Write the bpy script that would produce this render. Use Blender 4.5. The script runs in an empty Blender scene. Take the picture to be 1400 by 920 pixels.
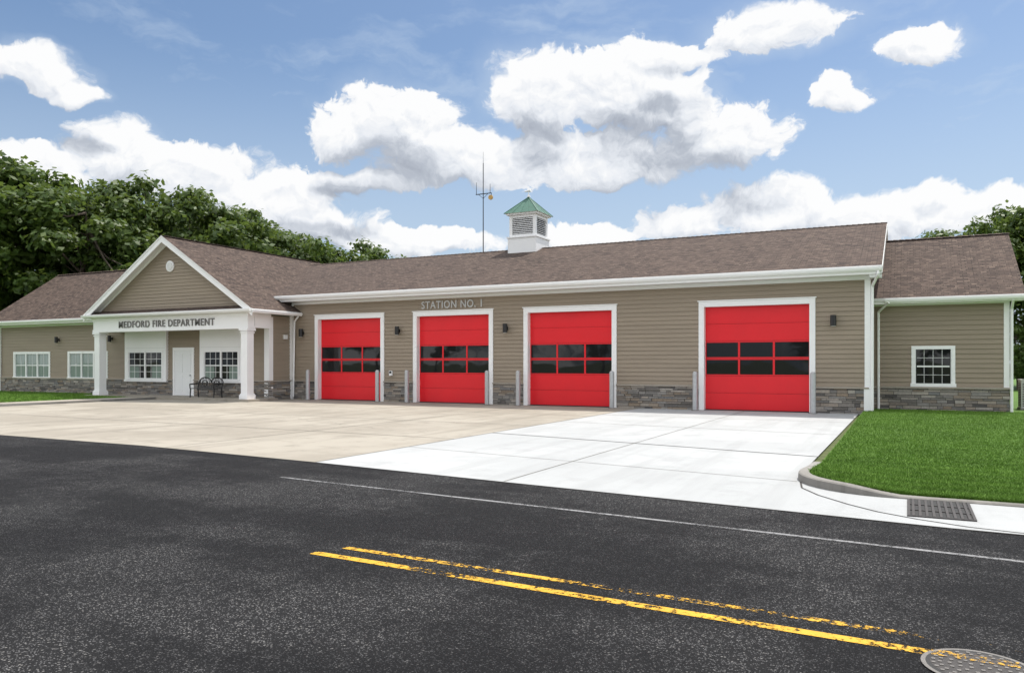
import bpy, math, random
import numpy as np
from mathutils import Vector
random.seed(7); rng=np.random.default_rng(7)
scene=bpy.context.scene
scene.view_settings.view_transform='Standard'
scene.view_settings.look='None'
scene.view_settings.exposure=0
# ------------------------------------------------------------ node helpers
def N(nt,typ,ins=None,**props):
    n=nt.nodes.new(typ)
    for k,v in props.items(): setattr(n,k,v)
    if ins:
        for k,v in ins.items():
            s=n.inputs[k]
            if isinstance(v,bpy.types.NodeSocket): nt.links.new(v,s)
            else: s.default_value=v
    return n
def M(nt,op,a,b=None,c=None,clamp=False):
    ins={0:a}
    if b is not None: ins[1]=b
    if c is not None: ins[2]=c
    n=N(nt,'ShaderNodeMath',ins,operation=op); n.use_clamp=clamp
    return n.outputs[0]
def VM(nt,op,a,b=None,c=None):
    ins={0:a}
    if b is not None: ins[1]=b
    if c is not None: ins[2]=c
    n=N(nt,'ShaderNodeVectorMath',ins,operation=op)
    return n.outputs['Value'] if op in('DOT_PRODUCT','LENGTH') else n.outputs[0]
def mixc(nt,f,a,b,mode='MIX'):
    n=N(nt,'ShaderNodeMix',data_type='RGBA',blend_type=mode)
    for i,v in ((0,f),(6,a),(7,b)):
        if isinstance(v,bpy.types.NodeSocket): nt.links.new(v,n.inputs[i])
        else: n.inputs[i].default_value=v if i==0 else (tuple(v)+(1,))[:4]
    return n.outputs[2]
def ramp(nt,f,stops):
    n=N(nt,'ShaderNodeValToRGB',{0:f}); e=n.color_ramp.elements
    while len(e)<len(stops): e.new(0.5)
    for i,(p,c) in enumerate(stops):
        e[i].position=p; e[i].color=(tuple(c)+(1,))[:4] if not isinstance(c,(int,float)) else (c,c,c,1)
    return n.outputs[0]
def sstep(nt,x,a,b,lo=0.0,hi=1.0):
    n=N(nt,'ShaderNodeMapRange',{0:x,1:a,2:b,3:lo,4:hi},interpolation_type='SMOOTHSTEP'); return n.outputs[0]
def mat(name):
    m=bpy.data.materials.new(name); m.use_nodes=True
    nt=m.node_tree; return m,nt,nt.nodes['Principled BSDF']
def noise(nt,vec,scale,detail=4,rough=.55,col=False,dim='3D'):
    n=N(nt,'ShaderNodeTexNoise',noise_dimensions=dim)
    nt.links.new(vec,n.inputs['Vector']); n.inputs['Scale'].default_value=scale; n.inputs['Detail'].default_value=detail; n.inputs['Roughness'].default_value=rough
    return n.outputs['Color' if col else 0]
def pos(nt): return N(nt,'ShaderNodeNewGeometry').outputs['Position']
def bump(nt,b,h,strength,dist):
    n=N(nt,'ShaderNodeBump',{'Height':h,'Strength':strength,'Distance':dist}); nt.links.new(n.outputs[0],b.inputs['Normal'])
def simple(name,col,rough=.5,metal=0,var=.12,scale=3,bmp=0,coat=0):
    m,nt,b=mat(name); p=pos(nt)
    f=noise(nt,p,scale,3,.6)
    c=mixc(nt,f,[x*(1-var) for x in col],[min(1,x*(1+var)) for x in col])
    nt.links.new(c,b.inputs['Base Color']); b.inputs['Roughness'].default_value=rough; b.inputs['Metallic'].default_value=metal
    b.inputs['Coat Weight'].default_value=coat
    if bmp: bump(nt,b,noise(nt,p,scale*25,2),bmp,.01)
    return m
# ------------------------------------------------------------ materials
def siding_mat():
    m,nt,b=mat('siding_tan'); p=pos(nt)
    st=VM(nt,'MULTIPLY',p,(1.2,1.2,40)); g=noise(nt,st,3,3,.6)
    L=noise(nt,VM(nt,'MULTIPLY',p,(.5,.5,6.06)),1.0,1)
    c=mixc(nt,g,(.262,.212,.158),(.335,.275,.208))
    c2=mixc(nt,M(nt,'MULTIPLY',sstep(nt,L,.3,.7),.25),c,(.20,.163,.122))
    nt.links.new(c2,b.inputs['Base Color']); b.inputs['Roughness'].default_value=.7
    bump(nt,b,g,.25,.01); return m
def shingle_mat():
    m,nt,b=mat('roof_shingles'); uv=N(nt,'ShaderNodeUVMap').outputs[0]
    def br(w,h,off,c1,c2,mo):
        n=N(nt,'ShaderNodeTexBrick',{'Vector':uv,'Color1':c1+(1,),'Color2':c2+(1,),'Mortar':mo+(1,),'Scale':1.0,'Mortar Size':.011,'Mortar Smooth':.2,'Bias':0.0,'Brick Width':w,'Row Height':h})
        n.offset=off; n.offset_frequency=2; return n
    a=br(.33,.145,.37,(.105,.075,.062),(.036,.026,.024),(.014,.011,.010))
    c=br(.21,.145,.61,(.150,.112,.092),(.052,.038,.034),(.022,.016,.014))
    big=noise(nt,uv,.5,3,.6,dim='2D')
    mid=noise(nt,VM(nt,'MULTIPLY',uv,(3.0,6.9,1)),1.0,2,.7,dim='2D')
    col=mixc(nt,sstep(nt,mid,.35,.65),a.outputs[0],c.outputs[0])
    col=mixc(nt,M(nt,'MULTIPLY',sstep(nt,big,.3,.7),.18),col,(.11,.08,.067))
    gr=noise(nt,uv,90,1,.7,dim='2D')
    col=mixc(nt,.5,col,mixc(nt,gr,(.5,.5,.5),(1.5,1.47,1.43)),'MULTIPLY')
    nt.links.new(col,b.inputs['Base Color']); b.inputs['Roughness'].default_value=.9
    b.inputs['Specular IOR Level'].default_value=.2
    bump(nt,b,a.outputs[1],-.7,.014); return m
def stone_mat():
    m,nt,b=mat('ledge_stone'); g=N(nt,'ShaderNodeNewGeometry')
    r=g.outputs['Random Per Island']; p=g.outputs['Position']
    c=ramp(nt,r,[(0,(.085,.08,.078)),(.22,(.26,.25,.235)),(.42,(.13,.12,.11)),(.6,(.38,.355,.32)),(.8,(.25,.20,.15)),(1,(.18,.185,.19))])
    n1=noise(nt,p,18,4,.65)
    c=mixc(nt,.75,c,mixc(nt,n1,(.45,.45,.45),(1.55,1.5,1.45)),'MULTIPLY')
    nt.links.new(c,b.inputs['Base Color']); b.inputs['Roughness'].default_value=.9
    bump(nt,b,n1,.8,.02); return m
def concrete_mat(name,c0,c1,stain,stain_amt,seed):
    m,nt,b=mat(name); p=VM(nt,'ADD',pos(nt),(seed,0,0))
    big=noise(nt,p,.22,4,.6,dim='2D'); mid=noise(nt,p,1.3,5,.65,dim='2D'); fine=noise(nt,p,60,2,.7,dim='2D')
    streak=noise(nt,VM(nt,'MULTIPLY',p,(1.4,.10,1)),1.2,4,.6,dim='2D')
    c=mixc(nt,sstep(nt,big,.38,.62),c0,c1)
    c=mixc(nt,M(nt,'MULTIPLY',sstep(nt,mid,.5,.70),stain_amt),c,stain)
    c=mixc(nt,M(nt,'MULTIPLY',sstep(nt,streak,.50,.70),stain_amt),c,stain)
    c=mixc(nt,.35,c,mixc(nt,fine,(.7,.7,.7),(1.3,1.3,1.3)),'MULTIPLY')
    nt.links.new(c,b.inputs['Base Color']); b.inputs['Roughness'].default_value=.88
    bump(nt,b,fine,.15,.004); return m
def asphalt_mat():
    m,nt,b=mat('asphalt'); p=pos(nt)
    v=N(nt,'ShaderNodeTexVoronoi',{'Vector':p,'Scale':95.0,'Randomness':1.0},voronoi_dimensions='2D')
    vc=N(nt,'ShaderNodeSeparateColor',{0:v.outputs['Color']}).outputs[0]
    sp=M(nt,'MULTIPLY',sstep(nt,vc,.72,.97),sstep(nt,v.outputs['Distance'],.55,.3))
    v2=N(nt,'ShaderNodeTexVoronoi',{'Vector':p,'Scale':40.0},voronoi_dimensions='2D')
    vc2=N(nt,'ShaderNodeSeparateColor',{0:v2.outputs['Color']}).outputs[1]
    sp2=M(nt,'MULTIPLY',sstep(nt,vc2,.84,.99),sstep(nt,v2.outputs['Distance'],.34,.16))
    f=noise(nt,p,140,2,.8,dim='2D'); big=noise(nt,p,.35,5,.65,dim='2D')
    blot=noise(nt,p,4,5,.75,dim='2D')
    lane=noise(nt,VM(nt,'MULTIPLY',p,(.06,1.1,1)),1.0,3,.5,dim='2D')
    k=M(nt,'ADD',M(nt,'MULTIPLY',big,.75),M(nt,'ADD',M(nt,'MULTIPLY',lane,.35),M(nt,'MULTIPLY',blot,.35)))
    worn=sstep(nt,k,.62,.88)
    c=mixc(nt,sstep(nt,f,.3,.7),(.0028,.0028,.0032),(.021,.021,.0225))
    c=mixc(nt,M(nt,'MULTIPLY',sp,M(nt,'MULTIPLY_ADD',worn,.5,.45)),c,(.14,.14,.145))
    c=mixc(nt,M(nt,'MULTIPLY',sp2,M(nt,'MULTIPLY_ADD',worn,.5,.4)),c,(.19,.185,.18))
    c=mixc(nt,1.0,c,mixc(nt,worn,(.62,.62,.64),(1.25,1.24,1.22)),'MULTIPLY')
    nt.links.new(c,b.inputs['Base Color']); b.inputs['Roughness'].default_value=.9
    b.inputs['Specular IOR Level'].default_value=.15
    bump(nt,b,M(nt,'ADD',f,v.outputs['Distance']),.6,.006); return m
def paint_mat(name,col,wear0,wear1,extra=False,maxw=1.0):
    m,nt,b=mat(name); p=pos(nt)
    n1=noise(nt,p,16,6,.8,dim='2D'); n2=noise(nt,p,1.3,3,.5,dim='2D')
    k=M(nt,'ADD',M(nt,'MULTIPLY',n1,.7),M(nt,'MULTIPLY',n2,.4))
    if extra:
        s=N(nt,'ShaderNodeSeparateXYZ',{0:p}); x=s.outputs[0]; y=s.outputs[1]
        far=sstep(nt,M(nt,'ADD',y,M(nt,'MULTIPLY',x,.049)),5.44,5.6)
        k=M(nt,'ADD',k,M(nt,'MULTIPLY',M(nt,'MULTIPLY',sstep(nt,x,-3.6,-1.0),far),.10))
        k=M(nt,'ADD',k,M(nt,'MULTIPLY',sstep(nt,x,-1.2,.3),.04))
    f=M(nt,'MULTIPLY',sstep(nt,k,wear0,wear1),maxw)
    vr=noise(nt,p,3,3,.6,dim='2D')
    c=mixc(nt,vr,[q*.75 for q in col],[min(1,q*1.15) for q in col])
    nt.links.new(c,b.inputs['Base Color']); b.inputs['Roughness'].default_value=.75
    tr=N(nt,'ShaderNodeBsdfTransparent'); mx=N(nt,'ShaderNodeMixShader',{0:f,1:b.outputs[0],2:tr.outputs[0]})
    nt.links.new(mx.outputs[0],nt.nodes['Material Output'].inputs[0]); return m
def grass_mat(name,a,bcol,c3):
    m,nt,b=mat(name); g=N(nt,'ShaderNodeNewGeometry'); p=g.outputs['Position']
    r=g.outputs['Random Per Island']
    n1=noise(nt,p,.8,4,.6,dim='2D'); n2=noise(nt,p,30,2,.7,dim='2D')
    mow=N(nt,'ShaderNodeTexWave',{'Vector':p,'Scale':.55,'Distortion':1.2,'Detail':2.0},wave_type='BANDS',bands_direction='Y').outputs['Fac']
    c=mixc(nt,sstep(nt,n1,.35,.65),a,bcol)
    c=mixc(nt,M(nt,'MULTIPLY',r,.6),c,c3)
    c=mixc(nt,.6,c,mixc(nt,n2,(.5,.5,.5),(1.5,1.5,1.5)),'MULTIPLY')
    c=mixc(nt,1.0,c,mixc(nt,mow,(.84,.85,.84),(1.1,1.1,1.1)),'MULTIPLY')
    nt.links.new(c,b.inputs['Base Color']); b.inputs['Roughness'].default_value=.7
    b.inputs['Specular IOR Level'].default_value=.2
    bump(nt,b,n2,.5,.03); return m
def leaf_mat(name,d,l,y):
    m,nt,b=mat(name); g=N(nt,'ShaderNodeNewGeometry'); r=g.outputs['Random Per Island']
    n1=noise(nt,N(nt,'ShaderNodeTexCoord').outputs['Object'],.55,2,.6)
    oi=N(nt,'ShaderNodeObjectInfo').outputs['Random']
    c=mixc(nt,sstep(nt,n1,.35,.65),d,l); c=mixc(nt,M(nt,'MULTIPLY',r,.5),c,y)
    c=mixc(nt,M(nt,'MULTIPLY',oi,.35),c,[x*.6 for x in d])
    nt.links.new(c,b.inputs['Base Color']); b.inputs['Roughness'].default_value=.5
    b.inputs['Specular IOR Level'].default_value=.4
    tr=N(nt,'ShaderNodeBsdfTranslucent',{'Color':mixc(nt,.6,c,y)})
    mx=N(nt,'ShaderNodeMixShader',{0:.4,1:b.outputs[0],2:tr.outputs[0]})
    nt.links.new(mx.outputs[0],nt.nodes['Material Output'].inputs[0]); return m
def glass_mat(name,col,coat=1.0,ior=1.5):
    m,nt,b=mat(name); p=pos(nt)
    w=noise(nt,VM(nt,'MULTIPLY',p,(9,9,.6)),1.5,2,.5)
    c=mixc(nt,w,[x*.6 for x in col],[x*1.3 for x in col])
    nt.links.new(c,b.inputs['Base Color']); b.inputs['Roughness'].default_value=.6; b.inputs['Specular IOR Level'].default_value=.1
    b.inputs['Coat Weight'].default_value=coat; b.inputs['Coat Roughness'].default_value=.02; b.inputs['Coat IOR'].default_value=ior
    cb=N(nt,'ShaderNodeBump',{'Height':noise(nt,p,1.2,1),'Strength':.2,'Distance':.02}); nt.links.new(cb.outputs[0],b.inputs['Coat Normal'])
    return m
SID=siding_mat(); SHG=shingle_mat(); STN=stone_mat()
WHT=simple('white_trim',(.83,.83,.83),.45,var=.03,scale=2)
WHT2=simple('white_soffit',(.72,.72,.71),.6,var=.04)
RED=simple('red_door_paint',(.74,.005,.014),.38,var=.08,scale=1.2)
SILL=simple('stone_sill',(.36,.32,.27),.85,var=.2,scale=8,bmp=.3)
MORT=simple('mortar_dark',(.04,.038,.035),.95)
GLS=glass_mat('dark_glass',(.005,.006,.007),.8,1.45)
CUR=glass_mat('curtain_glass',(.20,.26,.235))
BLK=simple('black_metal',(.010,.010,.011),.4,var=.2)
STL=simple('galvanised_steel',(.46,.47,.48),.45,.5,var=.2,scale=12)
LET=simple('letter_dark_grey',(.15,.145,.14),.5,0)
LET2=simple('letter_brushed_metal',(.50,.50,.49),.4,.2)
GRN=simple('copper_green',(.050,.135,.10),.6,var=.3,scale=5)
GAS=simple('gasket_and_dark_void',(.02,.02,.02),.8)  # door seals; also the near-black painted in for shaded openings
DRW=simple('door_white',(.78,.79,.79),.5,var=.02)
TAN=concrete_mat('concrete_tan',(.262,.236,.196),(.322,.294,.248),(.198,.178,.145),.5,0)
WCN=concrete_mat('concrete_white',(.345,.355,.36),(.385,.395,.40),(.285,.292,.295),.45,31)
KRB=concrete_mat('kerb_concrete',(.19,.18,.165),(.26,.25,.235),(.11,.105,.095),.6,11)
JNT=simple('joint_dark',(.05,.047,.043),.95,var=.4,scale=3)
JNT2=simple('joint_soft',(.13,.122,.105),.95,var=.4,scale=2)
ASP=asphalt_mat()
CRK=simple('crack_black',(.005,.005,.005),.95)
YEL=paint_mat('yellow_paint',(.60,.33,.015),.55,.63,extra=True)
WPT=paint_mat('white_line_paint',(.22,.22,.225),.50,.64,maxw=.75)
GRS=grass_mat('lawn_soil_green',(.058,.125,.014),(.082,.165,.022),(.09,.17,.03))
BLD=grass_mat('grass_blades',(.066,.150,.014),(.100,.205,.024),(.17,.28,.05))
GND=grass_mat('ground_field',(.06,.09,.02),(.09,.11,.035),(.1,.1,.04))
LF=leaf_mat('leaves_oak',(.036,.078,.013),(.085,.150,.028),(.15,.20,.042))
BRK=simple('bark',(.09,.07,.055),.95,var=.35,scale=6,bmp=.5)
IRN=simple('cast_iron',(.055,.05,.048),.6,.4,var=.35,scale=20,bmp=.4)
IRN2=simple('cast_iron_worn',(.17,.16,.15),.55,.4,var=.35,scale=20,bmp=.4)
ACM=simple('ac_metal',(.50,.50,.48),.5,.2)
# ------------------------------------------------------------ mesh builder
class MB:
    def __init__(s): s.v=[];s.f=[];s.m=[];s.uv=[];s.mats=[]
    def mi(s,m):
        if m not in s.mats: s.mats.append(m)
        return s.mats.index(m)
    def face(s,pts,m,uv=None):
        i=len(s.v); s.v+= [tuple(p) for p in pts]; s.f.append(tuple(range(i,i+len(pts)))); s.m.append(s.mi(m))
        s.uv+= uv if uv else [(p[0],p[1]) for p in pts]
    def hexa(s,P,m):
        i=len(s.v); s.v+=[tuple(p) for p in P]; k=s.mi(m)
        for f in ((0,3,2,1),(4,5,6,7),(0,1,5,4),(1,2,6,5),(2,3,7,6),(3,0,4,7)):
            s.f.append(tuple(i+j for j in f)); s.m.append(k); s.uv+=[(P[j][0],P[j][1]) for j in f]
    def box(s,x0,x1,y0,y1,z0,z1,m):
        s.hexa([(x0,y0,z0),(x1,y0,z0),(x1,y1,z0),(x0,y1,z0),(x0,y0,z1),(x1,y0,z1),(x1,y1,z1),(x0,y1,z1)],m)
    def slab(s,a,b,c,d,th,mt,ms):
        a,b,c,d=map(Vector,(a,b,c,d)); ud=(b-a).normalized(); n=ud.cross(d-a).normalized(); vd=n.cross(ud)
        s.face((a,b,c,d),mt,[((p-a).dot(ud)+a.x+a.y,(p-a).dot(vd)) for p in (a,b,c,d)])
        o=Vector((0,0,-th)); B=[p+o for p in (a,b,c,d)]; T=[a,b,c,d]
        s.face(B[::-1],ms)
        for i in range(4): j=(i+1)%4; s.face((B[i],B[j],T[j],T[i]),ms)
    def tube(s,p0,p1,r0,r1,m,n=12,cap=True):
        p0=Vector(p0);p1=Vector(p1);d=(p1-p0).normalized()
        a=d.orthogonal().normalized(); b=d.cross(a)
        i=len(s.v);k=s.mi(m)
        for p,r in((p0,r0),(p1,r1)):
            for j in range(n):
                t=2*math.pi*j/n; s.v.append(tuple(p+a*math.cos(t)*r+b*math.sin(t)*r))
        for j in range(n):
            q=(j+1)%n; s.f.append((i+j,i+q,i+n+q,i+n+j)); s.m.append(k); s.uv+=[(0,0)]*4
        if cap:
            s.f.append(tuple(i+n+j for j in range(n))); s.m.append(k); s.uv+=[(0,0)]*n
            s.f.append(tuple(i+j for j in range(n))[::-1]); s.m.append(k); s.uv+=[(0,0)]*n
    def obj(s,name,parent=None,smooth=False):
        me=bpy.data.meshes.new(name); me.from_pydata(s.v,[],s.f)
        for m in s.mats: me.materials.append(m)
        me.polygons.foreach_set('material_index',s.m)
        u=me.uv_layers.new(name='UVMap'); u.data.foreach_set('uv',np.array(s.uv,dtype=np.float32).ravel())
        if smooth: me.polygons.foreach_set('use_smooth',[True]*len(s.f))
        me.update(); o=bpy.data.objects.new(name,me); scene.collection.objects.link(o)
        if parent: o.parent=parent
        return o
def empty(name):
    o=bpy.data.objects.new(name,None); scene.collection.objects.link(o); return o
# ------------------------------------------------------------ wall helpers
E=.165
def lap(mb,O,d,n,s0,s1,z0,z1,ops=(),clip=None):
    O=Vector(O);d=Vector(d);n=Vector(n)
    P=lambda s,z,o:(O+d*s+n*o+Vector((0,0,z)))
    zb=z0
    while zb<z1-1e-4:
        zt=min(zb+E,z1)
        cuts=sorted({zb,zt}|{o for op in ops for o in (op[2],op[3]) if zb<o<zt})
        for a,b in zip(cuts[:-1],cuts[1:]):
            zm=(a+b)/2; iv=[(s0,s1)]
            for op in ops:
                if op[2]<zm<op[3]:
                    nv=[]
                    for (u,v) in iv:
                        if op[1]<=u or op[0]>=v: nv.append((u,v)); continue
                        if op[0]>u: nv.append((u,op[0]))
                        if op[1]<v: nv.append((op[1],v))
                    iv=nv
            for (u,v) in iv:
                ua=ub=u; va=vb=v
                if clip:
                    c0,c1=clip(a); ua=max(u,c0);va=min(v,c1); c0,c1=clip(b); ub=max(u,c0);vb=min(v,c1)
                    if ua>=va: continue
                    if ub>vb: ub=vb=(ub+vb)/2
                oa=.036-.030*(a-zb)/E; ob=.036-.030*(b-zb)/E
                mb.face((P(ua,a,oa),P(va,a,oa),P(vb,b,ob),P(ub,b,ob)),SID)
                if a==zb: mb.face((P(ua,a,.004),P(va,a,.004),P(va,a,oa),P(ua,a,oa)),SID)
        zb=zt
def stone(mb,O,d,n,s0,s1,z1=.88,z0=-.02):
    O=Vector(O);d=Vector(d);n=Vector(n)
    P=lambda s,z,o:tuple(O+d*s+n*o+Vector((0,0,z)))
    mb.face((P(s0,z0,.03),P(s1,z0,.03),P(s1,z1,.03),P(s0,z1,.03)),MORT)
    z=z0
    while z<z1-.01:
        h=random.uniform(.055,.13); 
        if z+h>z1-.03: h=z1-z
        s=s0-random.uniform(0,.2)
        while s<s1:
            L=random.uniform(.16,.6); a=max(s,s0); b=min(s+L,s1)
            if b-a>.02:
                dp=random.uniform(.045,.09); g=.006; t=random.uniform(-.006,.006)
                q=[P(a+g,z+g,0),P(b-g,z+g,0),P(b-g,z+g,dp),P(a+g,z+g,dp+t),P(a+g,z+h-g,0),P(b-g,z+h-g,0),P(b-g,z+h-g,dp+t),P(a+g,z+h-g,dp)]
                mb.hexa(q,STN)
            s+=L
        z+=h
    q=lambda a,b,o0,o1,za,zb:[P(a,za,o0),P(b,za,o0),P(b,za,o1),P(a,za,o1),P(a,zb,o0),P(b,zb,o0),P(b,zb,o1),P(a,zb,o1)]
    mb.hexa(q(s0,s1,0,.12,z1+.001,z1+.055),SILL)
def window(mb,x0,x1,z0,z1,y,units=1,gx=3,gz=2,gl=None,tw=.1,double=False,gb=.010,sash=.02):
    gl=gl or GLS
    mb.box(x0,x1,y-.055,y+.02,z1-tw,z1,WHT); mb.box(x0-.03,x1+.03,y-.085,y+.02,z0-.03,z0+tw*.7,WHT)
    mb.box(x0,x0+tw,y-.055,y+.02,z0+tw*.7,z1-tw,WHT); mb.box(x1-tw,x1,y-.055,y+.02,z0+tw*.7,z1-tw,WHT)
    X0,X1,Z0,Z1=x0+tw,x1-tw,z0+tw*.7,z1-tw
    mb.face(((X0,y+.012,Z0),(X1,y+.012,Z0),(X1,y+.012,Z1),(X0,y+.012,Z1)),gl)
    w=(X1-X0)/units
    for i in range(units):
        a=X0+i*w;b=a+w
        if i: mb.box(a-.05,a+.05,y-.045,y+.011,Z0,Z1,WHT)
        for j in range(1,gx):
            xx=a+w*j/gx; mb.box(xx-gb,xx+gb,y+.003,y+.0105,Z0,Z1,WHT)
        for j in range(1,gz):
            zz=Z0+(Z1-Z0)*j/gz; h=.026 if (double and j*2==gz) else gb
            mb.box(a+.052,b-.052,y+.001,y+.0095,zz-h,zz+h,WHT)
        for s in (a+sash,b-sash): mb.box(s-sash*.9,s+sash*.9,y-.02,y+.010,Z0,Z1,WHT)
# ------------------------------------------------------------ FIRE STATION
fs=empty('fire_station')
YF=29.5; XR=-1.17; XL=-27.25
doors=[(-25.5,-21.78),(-19.77,-16.06),(-14.2,-10.49),(-6.83,-3.1)]
DH=3.88
ops=[(a-.1,b+.1,-1,DH+.1) for a,b in doors]
w=MB()
lap(w,(0,YF,0),(1,0,0),(0,-1,0),XL,XR,.94,4.66,ops)
yr,zr,ye,ze=36.2,7.65,28.9,5.05; sl=(zr-ze)/(yr-ye)
lap(w,(XR,0,0),(0,1,0),(1,0,0),YF,42.9,.94,7.5,(),lambda z:(yr-(zr-.12-z)/sl,yr+(zr-.12-z)/sl) if z>4.7 else (YF,42.9))
lap(w,(0,42.9,0),(1,0,0),(0,1,0),-40,XR,0,4.7)
YW=28.0
wins=[(-47.5,-44.0),(-42.4,-38.96),(-37.2,-34.45),(-31.55,-29.0)]
wops=[(a+.03,b-.03,.92,2.40) for a,b in wins[:2]]+[(-37.4,-34.2,.85,3.6),(-31.75,-28.8,.85,3.6),(-33.7,-32.4,-1,2.45)]
lap(w,(0,YW,0),(1,0,0),(0,-1,0),-48.9,XL,.94,4.0,wops)
lap(w,(XL,0,0),(0,1,0),(1,0,0),YW,YF,.94,4.05)
lap(w,(-48.9,0,0),(0,1,0),(-1,0,0),YW,36,.0,7.3,(),lambda z:(32-(7.37-z)/.704,32+(7.37-z)/.704) if z>4.1 else (YW,36))
lap(w,(0,36.0,0),(1,0,0),(0,1,0),-48.9,-36,0,4.1)
YA=31.0; XA=3.03
lap(w,(0,YA,0),(1,0,0),(0,-1,0),XR,XA,.94,3.86,[(.17,1.45,1.02,2.33)])
lap(w,(XA,0,0),(0,1,0),(1,0,0),YA,40,.94,6.6,(),lambda z:(35.5-(6.63-z)/.54,35.5+(6.63-z)/.54) if z>4 else (YA,40))
lap(w,(0,40,0),(1,0,0),(0,1,0),XR,XA,0,4)
lap(w,(0,26.72,0),(1,0,0),(0,-1,0),-38.4,-26.6,4.4,7.9,(),lambda z:(-32.5-(7.88-z)/.63,-32.5+(7.88-z)/.63))
w.obj('siding_walls',fs)
st=MB()
xs=[XL]+[v for a,b in doors for v in (a-.2,b+.2)]+[XR+.0]
for i in range(0,len(xs),2): stone(st,(0,YF,0),(1,0,0),(0,-1,0),xs[i],xs[i+1])
stone(st,(XR,0,0),(0,1,0),(1,0,0),YF-.07,YA)
stone(st,(0,YW,0),(1,0,0),(0,-1,0),-48.9,-33.82); stone(st,(0,YW,0),(1,0,0),(0,-1,0),-32.28,XL)
stone(st,(XL,0,0),(0,1,0),(1,0,0),YW-.07,YF-.06)
stone(st,(0,YA,0),(1,0,0),(0,-1,0),XR+.09,XA+.05); stone(st,(XA,0,0),(0,1,0),(1,0,0),YA,40)
st.obj('stone_base',fs)
t=MB()
t.box(XL+.1,XR+.03,YF-.06,YF+.02,4.64,4.762,WHT)
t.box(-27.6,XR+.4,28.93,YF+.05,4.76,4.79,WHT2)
t.box(-27.6,XR+.4,28.90,28.93,4.765,5.03,WHT)
t.box(XR-.14,XR+.045,YF-.05,YF+.12,.94,4.638,WHT)
t.box(XR-.16,XR+.11,YF-.095,YF+.10,-.02,.938,WHT)
t.box(XL-.02,XL+.2,YF-.12,YF+.02,0,4.638,WHT)
t.box(XL-.26,XL+.05,YW-.055,YW+.22,0,3.99,WHT)
t.box(-48.94,-48.74,YW-.055,YW+.1,.94,3.98,WHT)
t.box(-48.9,-38.0,YW-.05,YW,3.9,4.03,WHT)
t.box(XA-.12,XA+.045,YA-.05,YA+.12,.94,3.86,WHT)
t.box(XR+.05,XA+.01,YA-.055,YA+.02,3.80,3.93,WHT)
for a,b in doors:
    t.box(a-.2,a,YF-.06,YF+.26,0,DH+.2,WHT); t.box(b,b+.2,YF-.06,YF+.26,0,DH+.2,WHT)
    t.box(a+.001,b-.001,YF-.057,YF+.26,DH,DH+.198,WHT)
    t.box(a-.24,b+.24,YF-.09,YF-.03,DH+.2,DH+.235,WHT)
    t.box(a,b,YF-.1,YF+.3,-.03,.012,GAS)
def beam(mb,p0,p1,dz,wx,wy,m):
    p0=Vector(p0);p1=Vector(p1)
    a=[p0,p0+Vector((wx,wy,0)),p1+Vector((wx,wy,0)),p1]
    mb.hexa([tuple(q+Vector((0,0,-dz))) for q in a]+[tuple(q) for q in a],m)
xr=XR+.4
beam(t,(xr,ye-.02,ze-.02),(xr,yr,zr-.015),.24,.03,0,WHT); beam(t,(xr,43.5,ze-.02),(xr,yr,zr-.015),.24,.03,0,WHT)
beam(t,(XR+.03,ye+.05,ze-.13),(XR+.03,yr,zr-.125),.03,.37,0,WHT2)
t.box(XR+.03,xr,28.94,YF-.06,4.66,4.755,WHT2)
t.box(XR+.05,XA+.4,30.5,30.53,3.84,4.03,WHT); t.box(XR+.05,XA+.4,30.53,YA,3.85,3.88,WHT2)
beam(t,(XA+.4,30.48,4.03),(XA+.4,35.5,6.735),.22,.03,0,WHT); beam(t,(XA+.4,40.5,4.03),(XA+.4,35.5,6.735),.22,.03,0,WHT)
beam(t,(XA+.03,30.55,3.93),(XA+.03,35.5,6.62),.03,.37,0,WHT2)
t.box(-49.4,-38.46,27.40,27.43,4.0,4.22,WHT); t.box(-49.4,-38.1,27.43,YW,4.0,4.03,WHT2)
beam(t,(-49.49,27.38,4.22),(-49.49,32,7.475),.22,.03,0,WHT)
y0,y1=26.45,26.87
t.box(-38.0,-27.05,y0,y1,3.42,4.10,WHT)
t.box(-38.04,-27.01,y0-.03,y1+.03,3.96,4.099,WHT)
t.box(-38.03,-27.02,y0-.02,y1+.02,3.42-.05,3.50,WHT)
t.box(-27.47,-27.05,y1+.03,YW-.06,3.42,4.10,WHT); t.box(-38.0,-37.58,y1+.03,YW,3.42,4.10,WHT)
t.box(-37.58,-27.47,y1,YW-.01,3.62,3.66,WHT2)
t.box(-38.45,-26.56,26.22,26.75,4.102,4.16,WHT)
t.box(-38.47,-26.54,26.18,26.24,4.11,4.27,WHT)
t.box(-27.24,-26.56,26.75,YF-.06,4.102,4.14,WHT2)
t.box(-38.45,-37.9,26.75,27.4,4.102,4.14,WHT2)
t.box(-26.58,-26.55,26.24,YF-.1,4.08,4.22,WHT)
ap=(-32.5,26.19,7.985)
for sx in (-1,1):
    beam(t,(-32.5+sx*5.96,26.19,4.23),ap,.30,0,.045,WHT)
    beam(t,(-32.5+sx*5.75,26.24,4.23),(-32.5,26.24,7.85),.03,0,.5,WHT2)
    beam(t,(-32.5+sx*5.5,26.655,4.41),(-32.5,26.655,7.87),.14,0,.03,WHT)
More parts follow.
